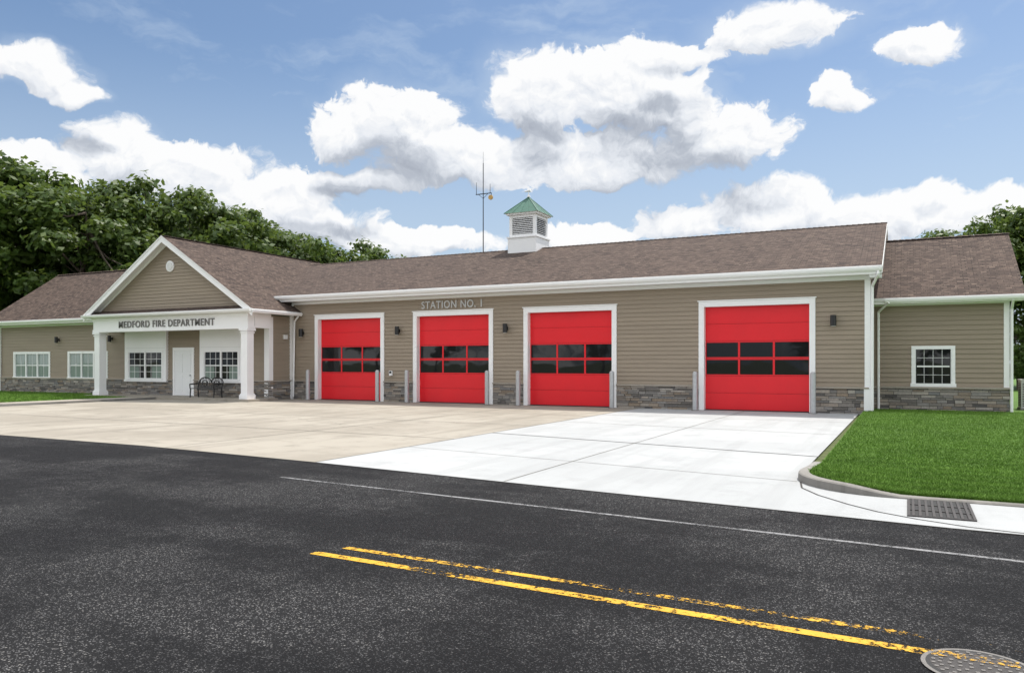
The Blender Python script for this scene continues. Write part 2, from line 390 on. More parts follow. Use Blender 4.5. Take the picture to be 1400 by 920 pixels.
for cx in (-37.74,-27.3):
    cy=26.67
    t.box(cx-.2,cx+.2,cy-.2,cy+.2,.3,3.36,WHT)
    t.box(cx-.26,cx+.26,cy-.26,cy+.26,.11,.30,WHT); t.box(cx-.23,cx+.23,cy-.23,cy+.23,.30,.36,WHT)
    t.box(cx-.235,cx+.235,cy-.235,cy+.235,3.16,3.22,WHT); t.box(cx-.27,cx+.27,cy-.27,cy+.27,3.27,3.368,WHT)
for a,b in ((-37.4,-34.2),(-31.75,-28.8)):
    t.box(a,b,YW-.16,YW+.0,2.42,3.615,WHT); t.box(a,a+.22,YW-.16,YW,.88,2.42,WHT); t.box(b-.22,b,YW-.16,YW,.88,2.42,WHT)
    t.box(a-.03,b+.03,YW-.19,YW-.0,.80,.90,WHT)
    t.box(a+.1,b-.1,YW-.18,YW-.16,2.55,2.58,WHT2); t.box(a+.1,b-.1,YW-.18,YW-.16,3.42,3.46,WHT2)
t.box(-33.82,-33.70,YW-.06,YW+.02,.1,2.57,WHT); t.box(-32.40,-32.28,YW-.06,YW+.02,.1,2.57,WHT); t.box(-33.70,-32.40,YW-.06,YW+.02,2.42,2.57,WHT)
t.tube((-32.45,26.69,6.55),(-32.45,26.63,6.55),.27,.27,WHT,28); 
t.obj('white_trim',fs)
vt=MB(); vt.tube((-32.45,26.64,6.55),(-32.45,26.615,6.55),.2,.2,WHT2,28)
for k in range(-3,4):
    hw=math.sqrt(.2**2-(k*.055)**2); vt.box(-32.45-hw,-32.45+hw,26.585,26.614,6.55+k*.055-.016,6.55+k*.055+.016,WHT)
vt.obj('round_gable_vent',fs)
g=MB()
def gutter(p0,p1,o):
    p0=Vector(p0);p1=Vector(p1);o=Vector(o)
    prof=[(0,0),(.08,0),(.12,.06),(.13,.13),(0,.13)]
    A=[p0+o*a+Vector((0,0,b)) for a,b in prof];B=[p1+o*a+Vector((0,0,b)) for a,b in prof]
    for i in range(5): j=(i+1)%5; g.face((A[i],A[j],B[j],B[i]),WHT)
    g.face(A,WHT);g.face(B[::-1],WHT)
gutter((-27.7,28.898,4.87),(XR+.42,28.898,4.87),(0,-1,0))
gutter((XR+.46,30.498,3.88),(XA+.43,30.498,3.88),(0,-1,0))
gutter((-49.46,27.398,4.08),(-38.5,27.398,4.08),(0,-1,0))
gutter((-26.548,26.2,4.07),(-26.548,YF-.1,4.07),(1,0,0))
gutter((-38.45,26.178,4.12),(-26.55,26.178,4.12),(0,-1,0))
def pipe(pts,r=.045):
    for a,b in zip(pts[:-1],pts[1:]): g.tube(a,b,r,r,WHT,8)
pipe([(XR+.3,28.85,4.86),(XR+.3,28.85,4.75),(XR+.1,YF-.02,4.4),(XR+.1,YF-.1,.1)],.05)
pipe([(XA+.1,30.45,3.88),(XA+.1,30.9,3.6),(XA+.1,30.9,.1)])
pipe([(-26.6,YF-.2,4.07),(-26.9,YF-.15,3.8),(-26.98,YF-.15,.1)])
pipe([(-48.75,27.35,4.1),(-48.75,YW-.1,3.8),(-48.75,YW-.1,.1)])
pipe([(XR+.6,30.4,3.9),(XR+.25,YA-.1,3.6),(XR+.25,YA-.1,.1)])
g.obj('gutters',fs)
r=MB()
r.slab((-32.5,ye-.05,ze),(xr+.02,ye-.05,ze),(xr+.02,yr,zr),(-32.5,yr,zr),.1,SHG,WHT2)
r.slab((xr+.02,43.5,ze),(-36,43.5,ze),(-36,yr,zr),(xr+.02,yr,zr),.1,SHG,WHT2)
r.slab((XR-.1,30.45,4.05),(XA+.45,30.45,4.05),(XA+.45,35.5,6.777),(XR-.1,35.5,6.777),.1,SHG,WHT2)
r.slab((XA+.45,40.55,4.05),(XR-.1,40.55,4.05),(XR-.1,35.5,6.777),(XA+.45,35.5,6.777),.1,SHG,WHT2)
r.slab((-49.5,27.35,4.24),(-33,27.35,4.24),(-33,32,7.513),(-49.5,32,7.513),.1,SHG,WHT2)
r.slab((-33,36.65,4.24),(-49.5,36.65,4.24),(-49.5,32,7.513),(-33,32,7.513),.1,SHG,WHT2)
r.slab((-26.53,26.17,4.25),(-26.53,37.6,4.25),(-32.5,37.6,8.01),(-32.5,26.17,8.01),.1,SHG,WHT2)
r.slab((-38.47,37.6,4.25),(-38.47,26.17,4.25),(-32.5,26.17,8.01),(-32.5,37.6,8.01),.1,SHG,WHT2)
r.slab((-38.2,26.2,4.275),(-26.8,26.2,4.275),(-27.1,26.69,4.47),(-37.9,26.69,4.47),.03,SHG,WHT2)
def cap(p0,p1,side):
    p0=Vector(p0);p1=Vector(p1);side=Vector(side); L=(p1-p0).length; n=int(L/.22); d=(p1-p0)/n
    for i in range(n):
        a=p0+d*i;b=a+d*1.15; u=Vector((0,0,.03));k=Vector((0,0,-.05)); lo=Vector((0,0,.012))
        r.face((a-side*.16+k+u,b-side*.16+k+lo,b+lo,a+u),SHG,[(i*.9,.0),(i*.9+.1,0),(i*.9+.1,.12),(i*.9,.12)]); r.face((a+side*.16+k+u,b+side*.16+k+lo,b+lo,a+u),SHG,[(i*.7,.5),(i*.7+.1,.5),(i*.7+.1,.62),(i*.7,.62)])
cap((-32,yr,zr),(xr,yr,zr),(0,1,0)); cap((XR,35.5,6.777),(XA+.45,35.5,6.777),(0,1,0)); cap((-32.5,26.2,8.01),(-32.5,37.5,8.01),(1,0,0)); cap((-49.4,32,7.513),(-33.2,32,7.513),(0,1,0))
r.obj('shingle_roof',fs)
for i,(a,b) in enumerate(doors):
    d=MB(); y=YF+.2; sh=DH/6
    for k in (0,1,4,5):
        z0=k*sh; d.box(a,b,y,y+.05,z0+.004,z0+sh-.004,RED)
        d.box(a+.02,b-.02,y-.005,y-.0005,z0+.05,z0+sh-.05,RED)
    d.box(a,b,y+.02,y+.06,0.01,DH-.01,GAS)
    for k in (2,3):
        z0=k*sh; fr=.05
        d.box(a,b,y,y+.018,z0+.006,z0+fr,RED); d.box(a,b,y,y+.018,z0+sh-fr,z0+sh-.006,RED)
        wd=(b-a)/3
        for j in range(4):
            xx=a+wd*j; x0=max(a,xx-.035);x1=min(b,xx+.035)
            d.box(x0,x1,y-.002,y+.018,z0+fr,z0+sh-fr,RED)
        d.face(((a+.01,y+.015,z0+fr-.01),(b-.01,y+.015,z0+fr-.01),(b-.01,y+.015,z0+sh-fr+.01),(a+.01,y+.015,z0+sh-fr+.01)),GLS)
    d.box(a,b,y-.01,y+.05,.012,.03,GAS)
    d.obj('garage_door_%d'%(i+1),fs)
wn=MB()
window(wn,-47.5,-44.0,.89,2.44,YW,3,2,2,CUR,.13,True); window(wn,-42.4,-38.96,.89,2.44,YW,3,2,2,CUR,.13,True)
window(wn,-37.18,-34.42,.92,2.42,YW-.13,2,3,4,GLS,.1,True); window(wn,-31.53,-29.02,.92,2.42,YW-.13,2,3,4,GLS,.1,True)
for (x0,x1) in ((-37.08,-36.3),(-35.3,-34.55),(-31.43,-30.75),(-29.75,-29.15)):
    wn.face(((x0,YW-.122,1.0),(x1,YW-.122,1.0),(x1,YW-.122,1.6),(x0,YW-.122,1.6)),CUR)
window(wn,.133,1.484,.97,2.37,YA,1,4,4,GLS,.12,True,.006,.010)
wn.obj('windows',fs)
dr=MB(); dr.box(-33.7,-32.4,YW-.03,YW+.03,.12,2.42,DRW)
for z0,z1 in ((.3,1.15),(1.3,2.25)):
    for x0 in (-33.55,-32.98): dr.box(x0,x0+.43,YW-.045,YW-.031,z0,z1,DRW)
dr.tube((-32.55,YW-.03,1.15),(-32.55,YW-.1,1.15),.035,.035,STL); dr.obj('entry_door',fs)
lm=MB()
def lamp(x,y,z,s=1):
    lm.box(x-.06*s,x+.06*s,y-.06,y,z-.08,z+.08,BLK); lm.tube((x,y-.17,z-.19*s),(x,y-.17,z+.19*s),.1*s,.1*s,BLK,16)
    lm.tube((x,y-.17,z-.2*s),(x,y-.17,z-.19*s),.085*s,.085*s,WHT2,16)
for x in (-26.45,-20.75,-15.2,-2.3): lamp(x,YF-.03,3.25)
for x in (-43.2,-38.6): lamp(x,YW-.03,3.1,.9)
lm.box(XL+.03,XL+.1,28.9,29.15,2.95,3.15,WHT2)
lm.box(-21.25,-21.1,YF-.12,YF-.03,1.2,1.42,WHT); lm.box(-21.23,-21.12,YF-.125,YF-.12,1.3,1.4,BLK)
lm.obj('wall_lamps',fs)
c=MB(); cx,cy=-17.4,yr; hb=.80; hu=.74
c.box(cx-hb,cx+hb,cy-hb,cy+hb,7.1,8.13,WHT); c.box(cx-hb-.05,cx+hb+.05,cy-hb-.05,cy+hb+.05,8.13,8.2,WHT)
c.box(cx-hu+.12,cx+hu-.12,cy-hu+.12,cy+hu-.12,8.2,9.3,GAS)  # near-black core, shade behind the louvres put into its colour
for sx in(-1,1):
    for sy in(-1,1):
        xa,xb=sorted((cx+sx*hu,cx+sx*(hu-.15)));ya,yb=sorted((cy+sy*hu,cy+sy*(hu-.15)));c.box(xa,xb,ya,yb,8.2,9.3,WHT)
c.box(cx-hu+.001,cx+hu-.001,cy-hu+.001,cy+hu-.001,8.2,8.3,WHT); c.box(cx-hu+.001,cx+hu-.001,cy-hu+.001,cy+hu-.001,9.16,9.3,WHT)
for k in range(9):
    z=8.33+k*.093
    for s in (-1,1):
        yy=cy+s*(hu-.02); c.hexa([(cx-hu+.15,yy,z),(cx+hu-.15,yy,z),(cx+hu-.15,yy-s*.09,z+.05),(cx-hu+.15,yy-s*.09,z+.05),(cx-hu+.15,yy,z+.02),(cx+hu-.15,yy,z+.02),(cx+hu-.15,yy-s*.09,z+.07),(cx-hu+.15,yy-s*.09,z+.07)],WHT)
        xx=cx+s*(hu-.02); c.hexa([(xx,cy-hu+.15,z),(xx,cy+hu-.15,z),(xx-s*.09,cy+hu-.15,z+.05),(xx-s*.09,cy-hu+.15,z+.05),(xx,cy-hu+.15,z+.02),(xx,cy+hu-.15,z+.02),(xx-s*.09,cy+hu-.15,z+.07),(xx-s*.09,cy-hu+.15,z+.07)],WHT)
c.box(cx-.86,cx+.86,cy-.86,cy+.86,9.3,9.38,WHT)
h=.95; e=[(cx-h,cy-h,9.38),(cx+h,cy-h,9.38),(cx+h,cy+h,9.38),(cx-h,cy+h,9.38)]
m1=[(cx+sx*.5,cy+sy*.5,9.83) for sx,sy in((-1,-1),(1,-1),(1,1),(-1,1))]
for i in range(4):
    j=(i+1)%4; c.face((e[i],e[j],m1[j],m1[i]),GRN); c.face((m1[i],m1[j],(cx,cy,10.32)),GRN)
    c.tube(e[i],m1[i],.025,.025,GRN,6); c.tube(m1[i],(cx,cy,10.32),.025,.025,GRN,6)
    for q in (.25,.5,.75):
        pa=Vector(e[i]).lerp(Vector(e[j]),q); pb=Vector(m1[i]).lerp(Vector(m1[j]),q); c.tube(pa,pb,.014,.014,GRN,5); c.tube(pb,(cx,cy,10.32),.014,.008,GRN,5)
c.face(e[::-1],WHT2)
c.tube((cx,cy,10.3),(cx,cy,10.7),.03,.02,WHT); c.tube((cx-.22,cy,10.62),(cx+.12,cy,10.66),.03,.09,WHT); c.tube((cx,cy,10.32),(cx,cy,10.42),.09,.06,WHT)
c.obj('cupola',fs)
an=empty('radio_antenna'); a=MB(); ax,ay=-20.3,36.6
a.tube((ax,ay,7.2),(ax,ay,12.5),.03,.022,BLK,8); a.tube((ax,ay,12.5),(ax,ay,13.1),.01,.006,BLK,6)
a.tube((ax-.45,ay,10.85),(ax+.5,ay,10.85),.025,.025,BLK,8)
a.tube((ax-.42,ay,10.85),(ax-.42,ay,11.5),.018,.01,BLK,6); a.tube((ax+.42,ay,10.85),(ax+.42,ay,11.35),.018,.01,BLK,6)
a.tube((ax,ay,10.6),(ax-.3,ay,10.85),.012,.012,BLK,6); a.tube((ax,ay,10.6),(ax+.3,ay,10.85),.012,.012,BLK,6)
a.tube((ax+.5,ay-.05,10.6),(ax+.5,ay-.12,10.6),.13,.13,simple('amber_dish',(.5,.3,.08),.4),16); a.tube((ax+.5,ay,10.85),(ax+.5,ay,10.5),.018,.018,BLK,6)
a.obj('mast',an)
def sign(txt,name,x0,x1,z0,zh,y,m_):
    cu=bpy.data.curves.new(name+'_c','FONT'); cu.body=txt; cu.size=1; cu.extrude=.02; cu.space_character=1.12; cu.offset=.012
    o=bpy.data.objects.new('tmp',cu); scene.collection.objects.link(o); bpy.context.view_layer.update()
    me=bpy.data.meshes.new_from_object(o); bpy.data.objects.remove(o)
    v=np.zeros(len(me.vertices)*3,dtype=np.float32); me.vertices.foreach_get('co',v); v=v.reshape(-1,3)
    mn=v.min(0);mx=v.max(0)
    v2=np.stack([x0+(v[:,0]-mn[0])/(mx[0]-mn[0])*(x1-x0), y-v[:,2]*.7, z0+(v[:,1]-mn[1])/(mx[1]-mn[1])*zh],1)
    me.vertices.foreach_set('co',v2.astype(np.float32).ravel()); me.update(); me.materials.clear(); me.materials.append(m_)
    ob=bpy.data.objects.new(name,me); scene.collection.objects.link(ob)
sign('MEDFORD FIRE DEPARTMENT','building_sign',-35.95,-29.15,3.56,.34,26.425,LET)
sign('STATION NO. 1','building_sign',-19.5,-16.4,4.2,.34,YF-.055,LET2)
bm=MB(); bm.tube((0,0,-.02),(0,0,1.40),.095,.095,STL,20); bm.tube((0,0,1.40),(0,0,1.45),.095,.05,STL,20); bm.tube((0,0,0),(0,0,.02),.15,.15,KRB,20)
b0=None
for i,(a,b) in enumerate(doors):
    for x in (a-.22,b+.17):
        if b0 is None: b0=bm.obj('bollard'); o=b0
        else: o=bpy.data.objects.new('bollard',b0.data); scene.collection.objects.link(o)
        o.location=(x,28.98,.006)
be=empty('park_bench'); q=MB(); L=.8; bx,by,bz=-30.3,26.95,.11
for k in range(5): q.box(-L,L,-.25+k*.1,-.25+k*.1+.07,.42,.45,BLK)
for sx in (-L,L):
    for yy,zt in ((-.22,.42),(.22,.42)): q.tube((sx,yy*1.15,0),(sx,yy,zt),.03,.03,BLK,8)
    q.tube((sx,-.27,.64),(sx,.24,.66),.03,.03,BLK,8); q.tube((sx,-.25,.42),(sx,-.27,.64),.025,.025,BLK,8); q.tube((sx,.22,.42),(sx,.32,.78),.03,.03,BLK,8)
for s in (-1,1):
    c0=s*L/2; pp=[(c0+L/2*math.cos(th),.32,.72+.24*math.sin(th)) for th in np.linspace(0,math.pi,13)]
    for u,v in zip(pp[:-1],pp[1:]): q.tube(u,v,.03,.03,BLK,6)
    for k in range(1,8):
        xx=c0-L/2+L*k/8; hh=.72+.24*math.sqrt(max(0,1-((xx-c0)/(L/2))**2)); q.tube((xx,.25,.46),(xx,.32,hh),.016,.016,BLK,6)
    pp=[(c0+.17*math.cos(th),.29,.68+.14*math.sin(th)) for th in np.linspace(0,2*math.pi,15)]
    for u,v in zip(pp[:-1],pp[1:]): q.tube(u,v,.02,.02,BLK,5)
q.tube((-L,.25,.5),(L,.25,.5),.022,.022,BLK,8)
bo=q.obj('bench_frame',be); be.location=(bx,by,bz)
ac=MB(); ac.box(-.45,.45,-.45,.45,0,.08,KRB); ac.box(-.42,.42,-.42,.42,.08,1.05,ACM); ac.box(-.44,.44,-.44,.44,1.05,1.09,ACM)
for k in range(14): ac.box(-.38,.38,-.428,-.421,.15+k*.06,.175+k*.06,GAS); ac.box(.421,.428,-.38,.38,.15+k*.06,.175+k*.06,GAS); ac.box(-.428,-.421,-.38,.38,.15+k*.06,.175+k*.06,GAS)
ac.tube((0,0,1.09),(0,0,1.11),.34,.34,GAS,24)
o=ac.obj('air_conditioner'); o.location=(4.0,33.0,.1)
# ------------------------------------------------------------ GROUND
gd=MB(); gd.face(((-1500,-1500,-.03),(1500,-1500,-.03),(1500,1500,-.03),(-1500,1500,-.03)),GND); gd.obj('ground')
edge=[(-400,13.4),(-60,12.2),(-30,11.6),(-19.75,11.35),(-14.6,11.25),(-9.4,10.75),(-5.17,10.2),(-1.5,9.75),(.41,9.5),(3,9.35),(30,7.6),(400,-16)]
rd=MB()
for (xa,ya),(xb,yb) in zip(edge[:-1],edge[1:]): rd.face(((xa,-6,0),(xb,-6-(30 if xb>300 else 0),0),(xb,yb,0),(xa,ya,0)),ASP)
road=rd.obj('asphalt_road')
def ey(x):
    return float(np.interp(x,[e[0] for e in edge],[e[1] for e in edge]))
def strip(mb,p0,p1,w,z,m_):
    p0=Vector((*p0,0));p1=Vector((*p1,0));d=(p1-p0).normalized();s=Vector((-d.y,d.x,0))*w/2;u=Vector((0,0,z))
    mb.face((p0-s+u,p1-s+u,p1+s+u,p0+s+u),m_)
# cracks in the asphalt
ck=MB(); rc=random.Random(4)
for (x,y,ang,n_) in ((-16,9.6,-.06,60),(-9.5,7.4,.05,46),(-3.6,4.9,-.5,10)):
    for k in range(n_):
        a2=ang+rc.uniform(-.55,.55); L_=rc.uniform(.10,.26); x2=x+math.cos(a2)*L_; y2=y+math.sin(a2)*L_
        strip(ck,(x,y),(x2+.004,y2),rc.uniform(.004,.011),.0022,CRK); x,y=x2,y2
ck.obj('asphalt_cracks',road)
dv=empty('driveway')
m=MB()
X=[-33.0]+[e[0] for e in edge if -33<e[0]<-9.35]+[-9.35]
for a,b in zip(X[:-1],X[1:]): m.face(((a,ey(a)-.02,.004),(b,ey(b)-.02,.004),(b,YF+.25,.004),(a,YF+.25,.004)),TAN)
m.obj('tan_concrete',dv)
m=MB()
X=[-9.35,-5.17,-1.5]
for a,b in zip(X[:-1],X[1:]): m.face(((a,ey(a)-.02,.005),(b,ey(b)-.02,.005),(b,YF+.25,.005),(a,YF+.25,.005)),WCN)
X=[-1.5,.41,3,30]
for a,b in zip(X[:-1],X[1:]): m.face(((a,ey(a)-.02,.005),(b,ey(b)-.02,.005),(b,12.8,.005),(a,12.8,.005)),WCN)
m.obj('white_concrete',dv)
j=MB()
strip(j,(-9.35,10.7),(-9.35,29.4),.03,.009,JNT2)
strip(j,(-5.33,10.25),(-5.33,29.4),.022,.009,JNT2)
for ya,yb,w_,mm in ((17.3,15.6,.055,JNT),(13.6,12.2,.018,JNT2),(21.6,20.6,.03,JNT2),(25.2,25.0,.03,JNT2)): strip(j,(-9.33,ya),(-1.45,yb),w_,.0095,mm)
for x in (-13.8,-18.3,-22.8,-27.3): strip(j,(x,ey(x)+.05),(x,29.4),.025,.009,JNT2)
for yy in (15.5,19.8,24.2): strip(j,(-33,yy+.8),(-9.37,yy),.03,.0095,JNT2)
pp=[(-1.42,12.3),(-1.32,11.6),(-1.05,11.05),(-.65,10.5),(-.31,10.13),(.1,9.85),(.59,9.62),(1.2,9.5)]
for u,v in zip(pp[:-1],pp[1:]): strip(j,u,v,.025,.010,JNT)
strip(j,(1.9,9.45),(1.9,11.25),.012,.009,JNT2)
for (xa,ya),(xb,yb) in zip(edge[1:-1],edge[2:]): strip(j,(xa,ya-.02),(xb,yb-.02),.03,.0062,JNT)
for (x,y,ang,n_) in ((-20,13,1.2,34),(-12.5,17,2.6,26)):
    for k in range(n_):
        a2=ang+rc.uniform(-.6,.6); L_=rc.uniform(.12,.3); x2=x+math.cos(a2)*L_; y2=y+math.sin(a2)*L_
        strip(j,(x,y),(x2,y2),.012,.0075,JNT2); x,y=x2,y2
j.obj('expansion_joints',dv)
mk=MB()
strip(mk,(-8.63,9.10),(.92,8.18),.07,.004,WPT); strip(mk,(.93,8.18),(40,4.6),.07,.004,WPT)
strip(mk,(-4.9,5.60),(30,3.9),.105,.004,YEL); strip(mk,(-4.78,5.89),(30,4.19),.085,.004,YEL)
mk.obj('road_markings')
def SS(a,b,x):
    t_=np.clip((x-a)/(b-a),0,1); return t_*t_*(3-2*t_)
def kz(x): return float(.125-.10*SS(-.9,.15,x))
path=[(-1.405,14.6,.035),(-1.405,13.8,.06),(-1.405,12.9,.12)]
for th in np.linspace(.05,math.pi/2,10):
    x_=-.08-1.325*math.cos(th); path.append((x_,12.65-1.325*math.sin(th),kz(x_)))
path+=[(.3,11.33,.03),(.7,11.33,.03),(3,11.25,.03),(30,9.6,.06),(120,4,.06)]
kb=MB(); w2_=.075
def nrm(i):
    a=Vector(path[max(i-1,0)][:2]);b=Vector(path[min(i+1,len(path)-1)][:2]); d=(b-a).normalized(); return Vector((-d.y,d.x))
pr=[]
for i,(x,y,z) in enumerate(path):
    n=nrm(i); pr.append([(x+n.x*w2_,y+n.y*w2_,-.01),(x+n.x*w2_,y+n.y*w2_,z),(x-n.x*w2_*.7,y-n.y*w2_*.7,z),(x-n.x*w2_,y-n.y*w2_,z-.015),(x-n.x*w2_*1.15,y-n.y*w2_*1.15,-.01)])
for A,B in zip(pr[:-1],pr[1:]):
    for k in range(4): kb.face((A[k],B[k],B[k+1],A[k+1]),KRB)
kb.face(pr[0],KRB); kb.obj('kerb')
ps=MB(); ps.box(-38.4,-26.7,26.15,YW+.02,-.01,.11,TAN); ps.box(-34.6,-33.02,19.2,26.14,-.01,.085,TAN); ps.box(-33.02,-32.85,11.9,26.14,-.01,.10,KRB); ps.obj('entrance_walkway')
gr=empty('storm_drain_grate'); q=MB(); x0,x1,ya,yb=.03,.66,10.02,11.24
q.face(((x0,ya,.0085),(x1,ya,.0085),(x1,yb,.0085),(x0,yb,.0085)),GAS)  # flat near-black sheet painted as the shaded drain opening
q.box(x0-.03,x0,ya-.03,yb+.01,.006,.020,IRN);q.box(x1,x1+.03,ya-.03,yb+.01,.006,.020,IRN);q.box(x0,x1,ya-.03,ya,.006,.020,IRN)
for k in range(9): xx=x0+.035+k*.07; q.box(xx-.014,xx+.014,ya,yb,.009,.022,IRN)
for yy in (ya+.4,ya+.8): q.box(x0,x1,yy-.015,yy+.015,.009,.019,IRN)
q.obj('grate_bars',gr)
mh=empty('manhole_cover'); q=MB(); mx,my=.37,5.20
def ring(r0,r1,z,m_,n=48):
    for k in range(n):
        a=2*math.pi*k/n;b=2*math.pi*(k+1)/n
        q.face(((mx+r0*math.cos(a),my+r0*math.sin(a),z),(mx+r1*math.cos(a),my+r1*math.sin(a),z),(mx+r1*math.cos(b),my+r1*math.sin(b),z),(mx+r0*math.cos(b),my+r0*math.sin(b),z)),m_)
ring(.275,.30,.009,IRN2); ring(.25,.275,.0082,GAS); ring(0.0,.25,.0088,IRN)
for r_ in (.05,.10,.15,.20,.235):
    nk=int(r_*110)
    for k in range(nk):
        th=2*math.pi*k/nk; X_=mx+r_*math.cos(th);Y_=my+r_*math.sin(th); q.box(X_-.010,X_+.010,Y_-.010,Y_+.010,.0088,.0135,IRN2)
strip(q,(.13,5.345),(.58,5.325),.1,.0145,YEL)
q.obj('cover',mh)
def lz(x,y):
    return .03+.085*(1-SS(-.9,.15,x))*(1-SS(12.6,14.5,y))+.09*SS(14,29,y)
def lxl(y): return np.where(y>12.65,-1.34,-.08-np.sqrt(np.maximum(0,1.26**2-(12.65-y)**2)))
def ylow(x): return np.interp(x,[-.08,.7,3,30,120],[11.40,11.40,11.32,9.67,4.07])
def yadj(x,y): return np.where((y<20)&(x>0), y-(20-y)/(20-11.41)*(11.40-ylow(x)), y)
lw=MB(); rows=list(np.linspace(11.41,12.65,10))+list(np.linspace(13,30,24))+[45,80,140]
offs=[0,.2,.45,.8,1.2,1.6,2.2,4,8,20,70]
def lpt(y,c): 
    x=float(lxl(np.array(y)))+c
    return (x,float(yadj(np.array(x),np.array(y))),float(lz(x,y)))
for ya,yb in zip(rows[:-1],rows[1:]):
    for ca,cb in zip(offs[:-1],offs[1:]):
        lw.face((lpt(ya,ca),lpt(ya,cb),lpt(yb,cb),lpt(yb,ca)),GRS)
lw.face(((-120,14.2,.06),(-33.0,12.2,.06),(-33.0,YW,.08),(-120,YW,.08)),GRS)
lw.face(((-120,YW,.08),(-48.9,YW,.08),(-48.9,60,.08),(-120,60,.08)),GRS)
lawn=lw.obj('lawn')
def blades(x,y,z,h,wd):
    n=len(x)
    a=rng.random(n)*2*np.pi; hh=h*(.4+1.1*rng.random(n)); ww=wd*(.6+.8*rng.random(n)); lean=hh[:,None]*.6*rng.normal(size=(n,2))
    b=np.stack([x,y,z],1); dx=np.stack([np.cos(a)*ww,np.sin(a)*ww,np.zeros(n)],1)
    V=np.stack([b-dx,b+dx,b+np.stack([lean[:,0],lean[:,1],hh],1)],1); return V.reshape(-1,3)
n1=230000; u=rng.random(n1); yy=11.42+19.5*u**1.8; xx=lxl(yy)+.02+rng.random(n1)*(3.6+(yy-11.4)*.16)
V1=blades(xx,yadj(xx,yy)+.02,lz(xx,yy)-.005,.038,.006)
n2=50000; yy=16+12*rng.random(n2); xx=-33.25-rng.random(n2)*(yy-12)*1.1
V2=blades(xx,yy,0*yy+.07,.07,.012)
ok=~((V2[::3,0]>-34.7)|((V2[::3,0]>-38.5)&(V2[::3,1]>26)))
V2=V2.reshape(-1,3,3)[ok].reshape(-1,3)
def raw(name,V,k,mats):
    n=len(V)//k; me=bpy.data.meshes.new(name); me.vertices.add(len(V)); me.vertices.foreach_set('co',V.astype(np.float32).ravel())
    me.loops.add(n*k); me.loops.foreach_set('vertex_index',np.arange(n*k,dtype=np.int32))
    me.polygons.add(n); me.polygons.foreach_set('loop_start',np.arange(0,n*k,k,dtype=np.int32)); me.polygons.foreach_set('loop_total',np.full(n,k,dtype=np.int32))
    for mm in mats: me.materials.append(mm)
    me.update(calc_edges=True); return me
gm=raw('grass',np.concatenate([V1,V2]),3,[BLD]); go=bpy.data.objects.new('grass',gm); scene.collection.objects.link(go)
# ------------------------------------------------------------ TREES
def tree_mesh(seed,H=14,R=4.6,ncl=62,nl=230,low=.22):
    rg=np.random.default_rng(seed); random.seed(seed)
    mb=MB(); pts=[Vector((0,0,-.1))]
    for k in range(1,6): pts.append(Vector((rg.normal()*.18*k,rg.normal()*.18*k,H*.16*k)))
    for k in range(5): mb.tube(pts[k],pts[k+1],.28-.045*k,.28-.045*(k+1),BRK,9,False)
    zc=H*(low+1)/2; rz=H*(1-low)/2; C=[]
    while len(C)<ncl:
        p=rg.normal(size=3); p/=np.linalg.norm(p); rr=.45+.62*rg.random()**.5
        q=p*rr*np.array([R,R,rz]); wdt=1-.28*max(0,q[2]/rz); q[0]*=wdt;q[1]*=wdt; C.append(q+np.array([0,0,zc]))
    C=np.array(C); C[:,:2]*=(1+.18*np.sin(3*np.arctan2(C[:,1],C[:,0])+seed))[:,None]
    for i in range(0,ncl,4):
        s=pts[2+i%3].lerp(pts[3+i%3],rg.random()); e_=Vector(C[i]); mid=s.lerp(e_,.5)+Vector((0,0,-.3)); mb.tube(s,mid,.09,.06,BRK,6,False); mb.tube(mid,e_,.06,.02,BRK,6,False)
    allv=[]
    for cc in C:
        rc_=rg.uniform(.5,1.35); n=int(nl*(rc_/1.1)**2*.75)+12
        d=rg.normal(size=(n,3)); d/=np.linalg.norm(d,axis=1)[:,None]
        rad=rc_*rg.random(n)**.4*(1+.22*rg.normal(size=n))
        p=cc+d*rad[:,None]*np.array([1.15,1.15,.68])
        nn=d*.7+np.array([0,0,.6])+rg.normal(size=(n,3))*.5; nn/=np.linalg.norm(nn,axis=1)[:,None]
        t_=np.cross(nn,rg.normal(size=(n,3))); t_/=np.linalg.norm(t_,axis=1)[:,None]; b_=np.cross(nn,t_)
        s=(.10+.12*rg.random(n))[:,None]; 
        allv.append(np.stack([p-t_*s*1.3,p-b_*s*.8,p+t_*s*1.3,p+b_*s*.8],1).reshape(-1,3))
    V=np.concatenate(allv)
    off=len(mb.v); vv=np.concatenate([np.array(mb.v),V]); me=bpy.data.meshes.new('tree')
    nf=len(V)//4; lt=[len(f) for f in mb.f]+[4]*nf
    li=[i for f in mb.f for i in f]; li=np.concatenate([np.array(li),np.arange(off,off+len(V))]).astype(np.int32)
    me.vertices.add(len(vv)); me.vertices.foreach_set('co',vv.astype(np.float32).ravel())
    me.loops.add(len(li)); me.loops.foreach_set('vertex_index',li)
    me.polygons.add(len(lt)); ls=np.concatenate([[0],np.cumsum(lt)[:-1]]).astype(np.int32)
    me.polygons.foreach_set('loop_start',ls); me.polygons.foreach_set('loop_total',np.array(lt,dtype=np.int32))
    me.materials.append(BRK); me.materials.append(LF); me.polygons.foreach_set('material_index',np.array([0]*len(mb.f)+[1]*nf,dtype=np.int32))
    me.update(calc_edges=True); return me
TM=[tree_mesh(11),tree_mesh(23,14,4.0,54,230,.15),tree_mesh(37,14,5.2,70,210,.25)]
SN,CS=math.sin(math.radians(26.9)),math.cos(math.radians(26.9))
def w2(px,t_):
    u=(px-700)/1065; return t_*(-SN+CS*u), t_*(CS+SN*u)
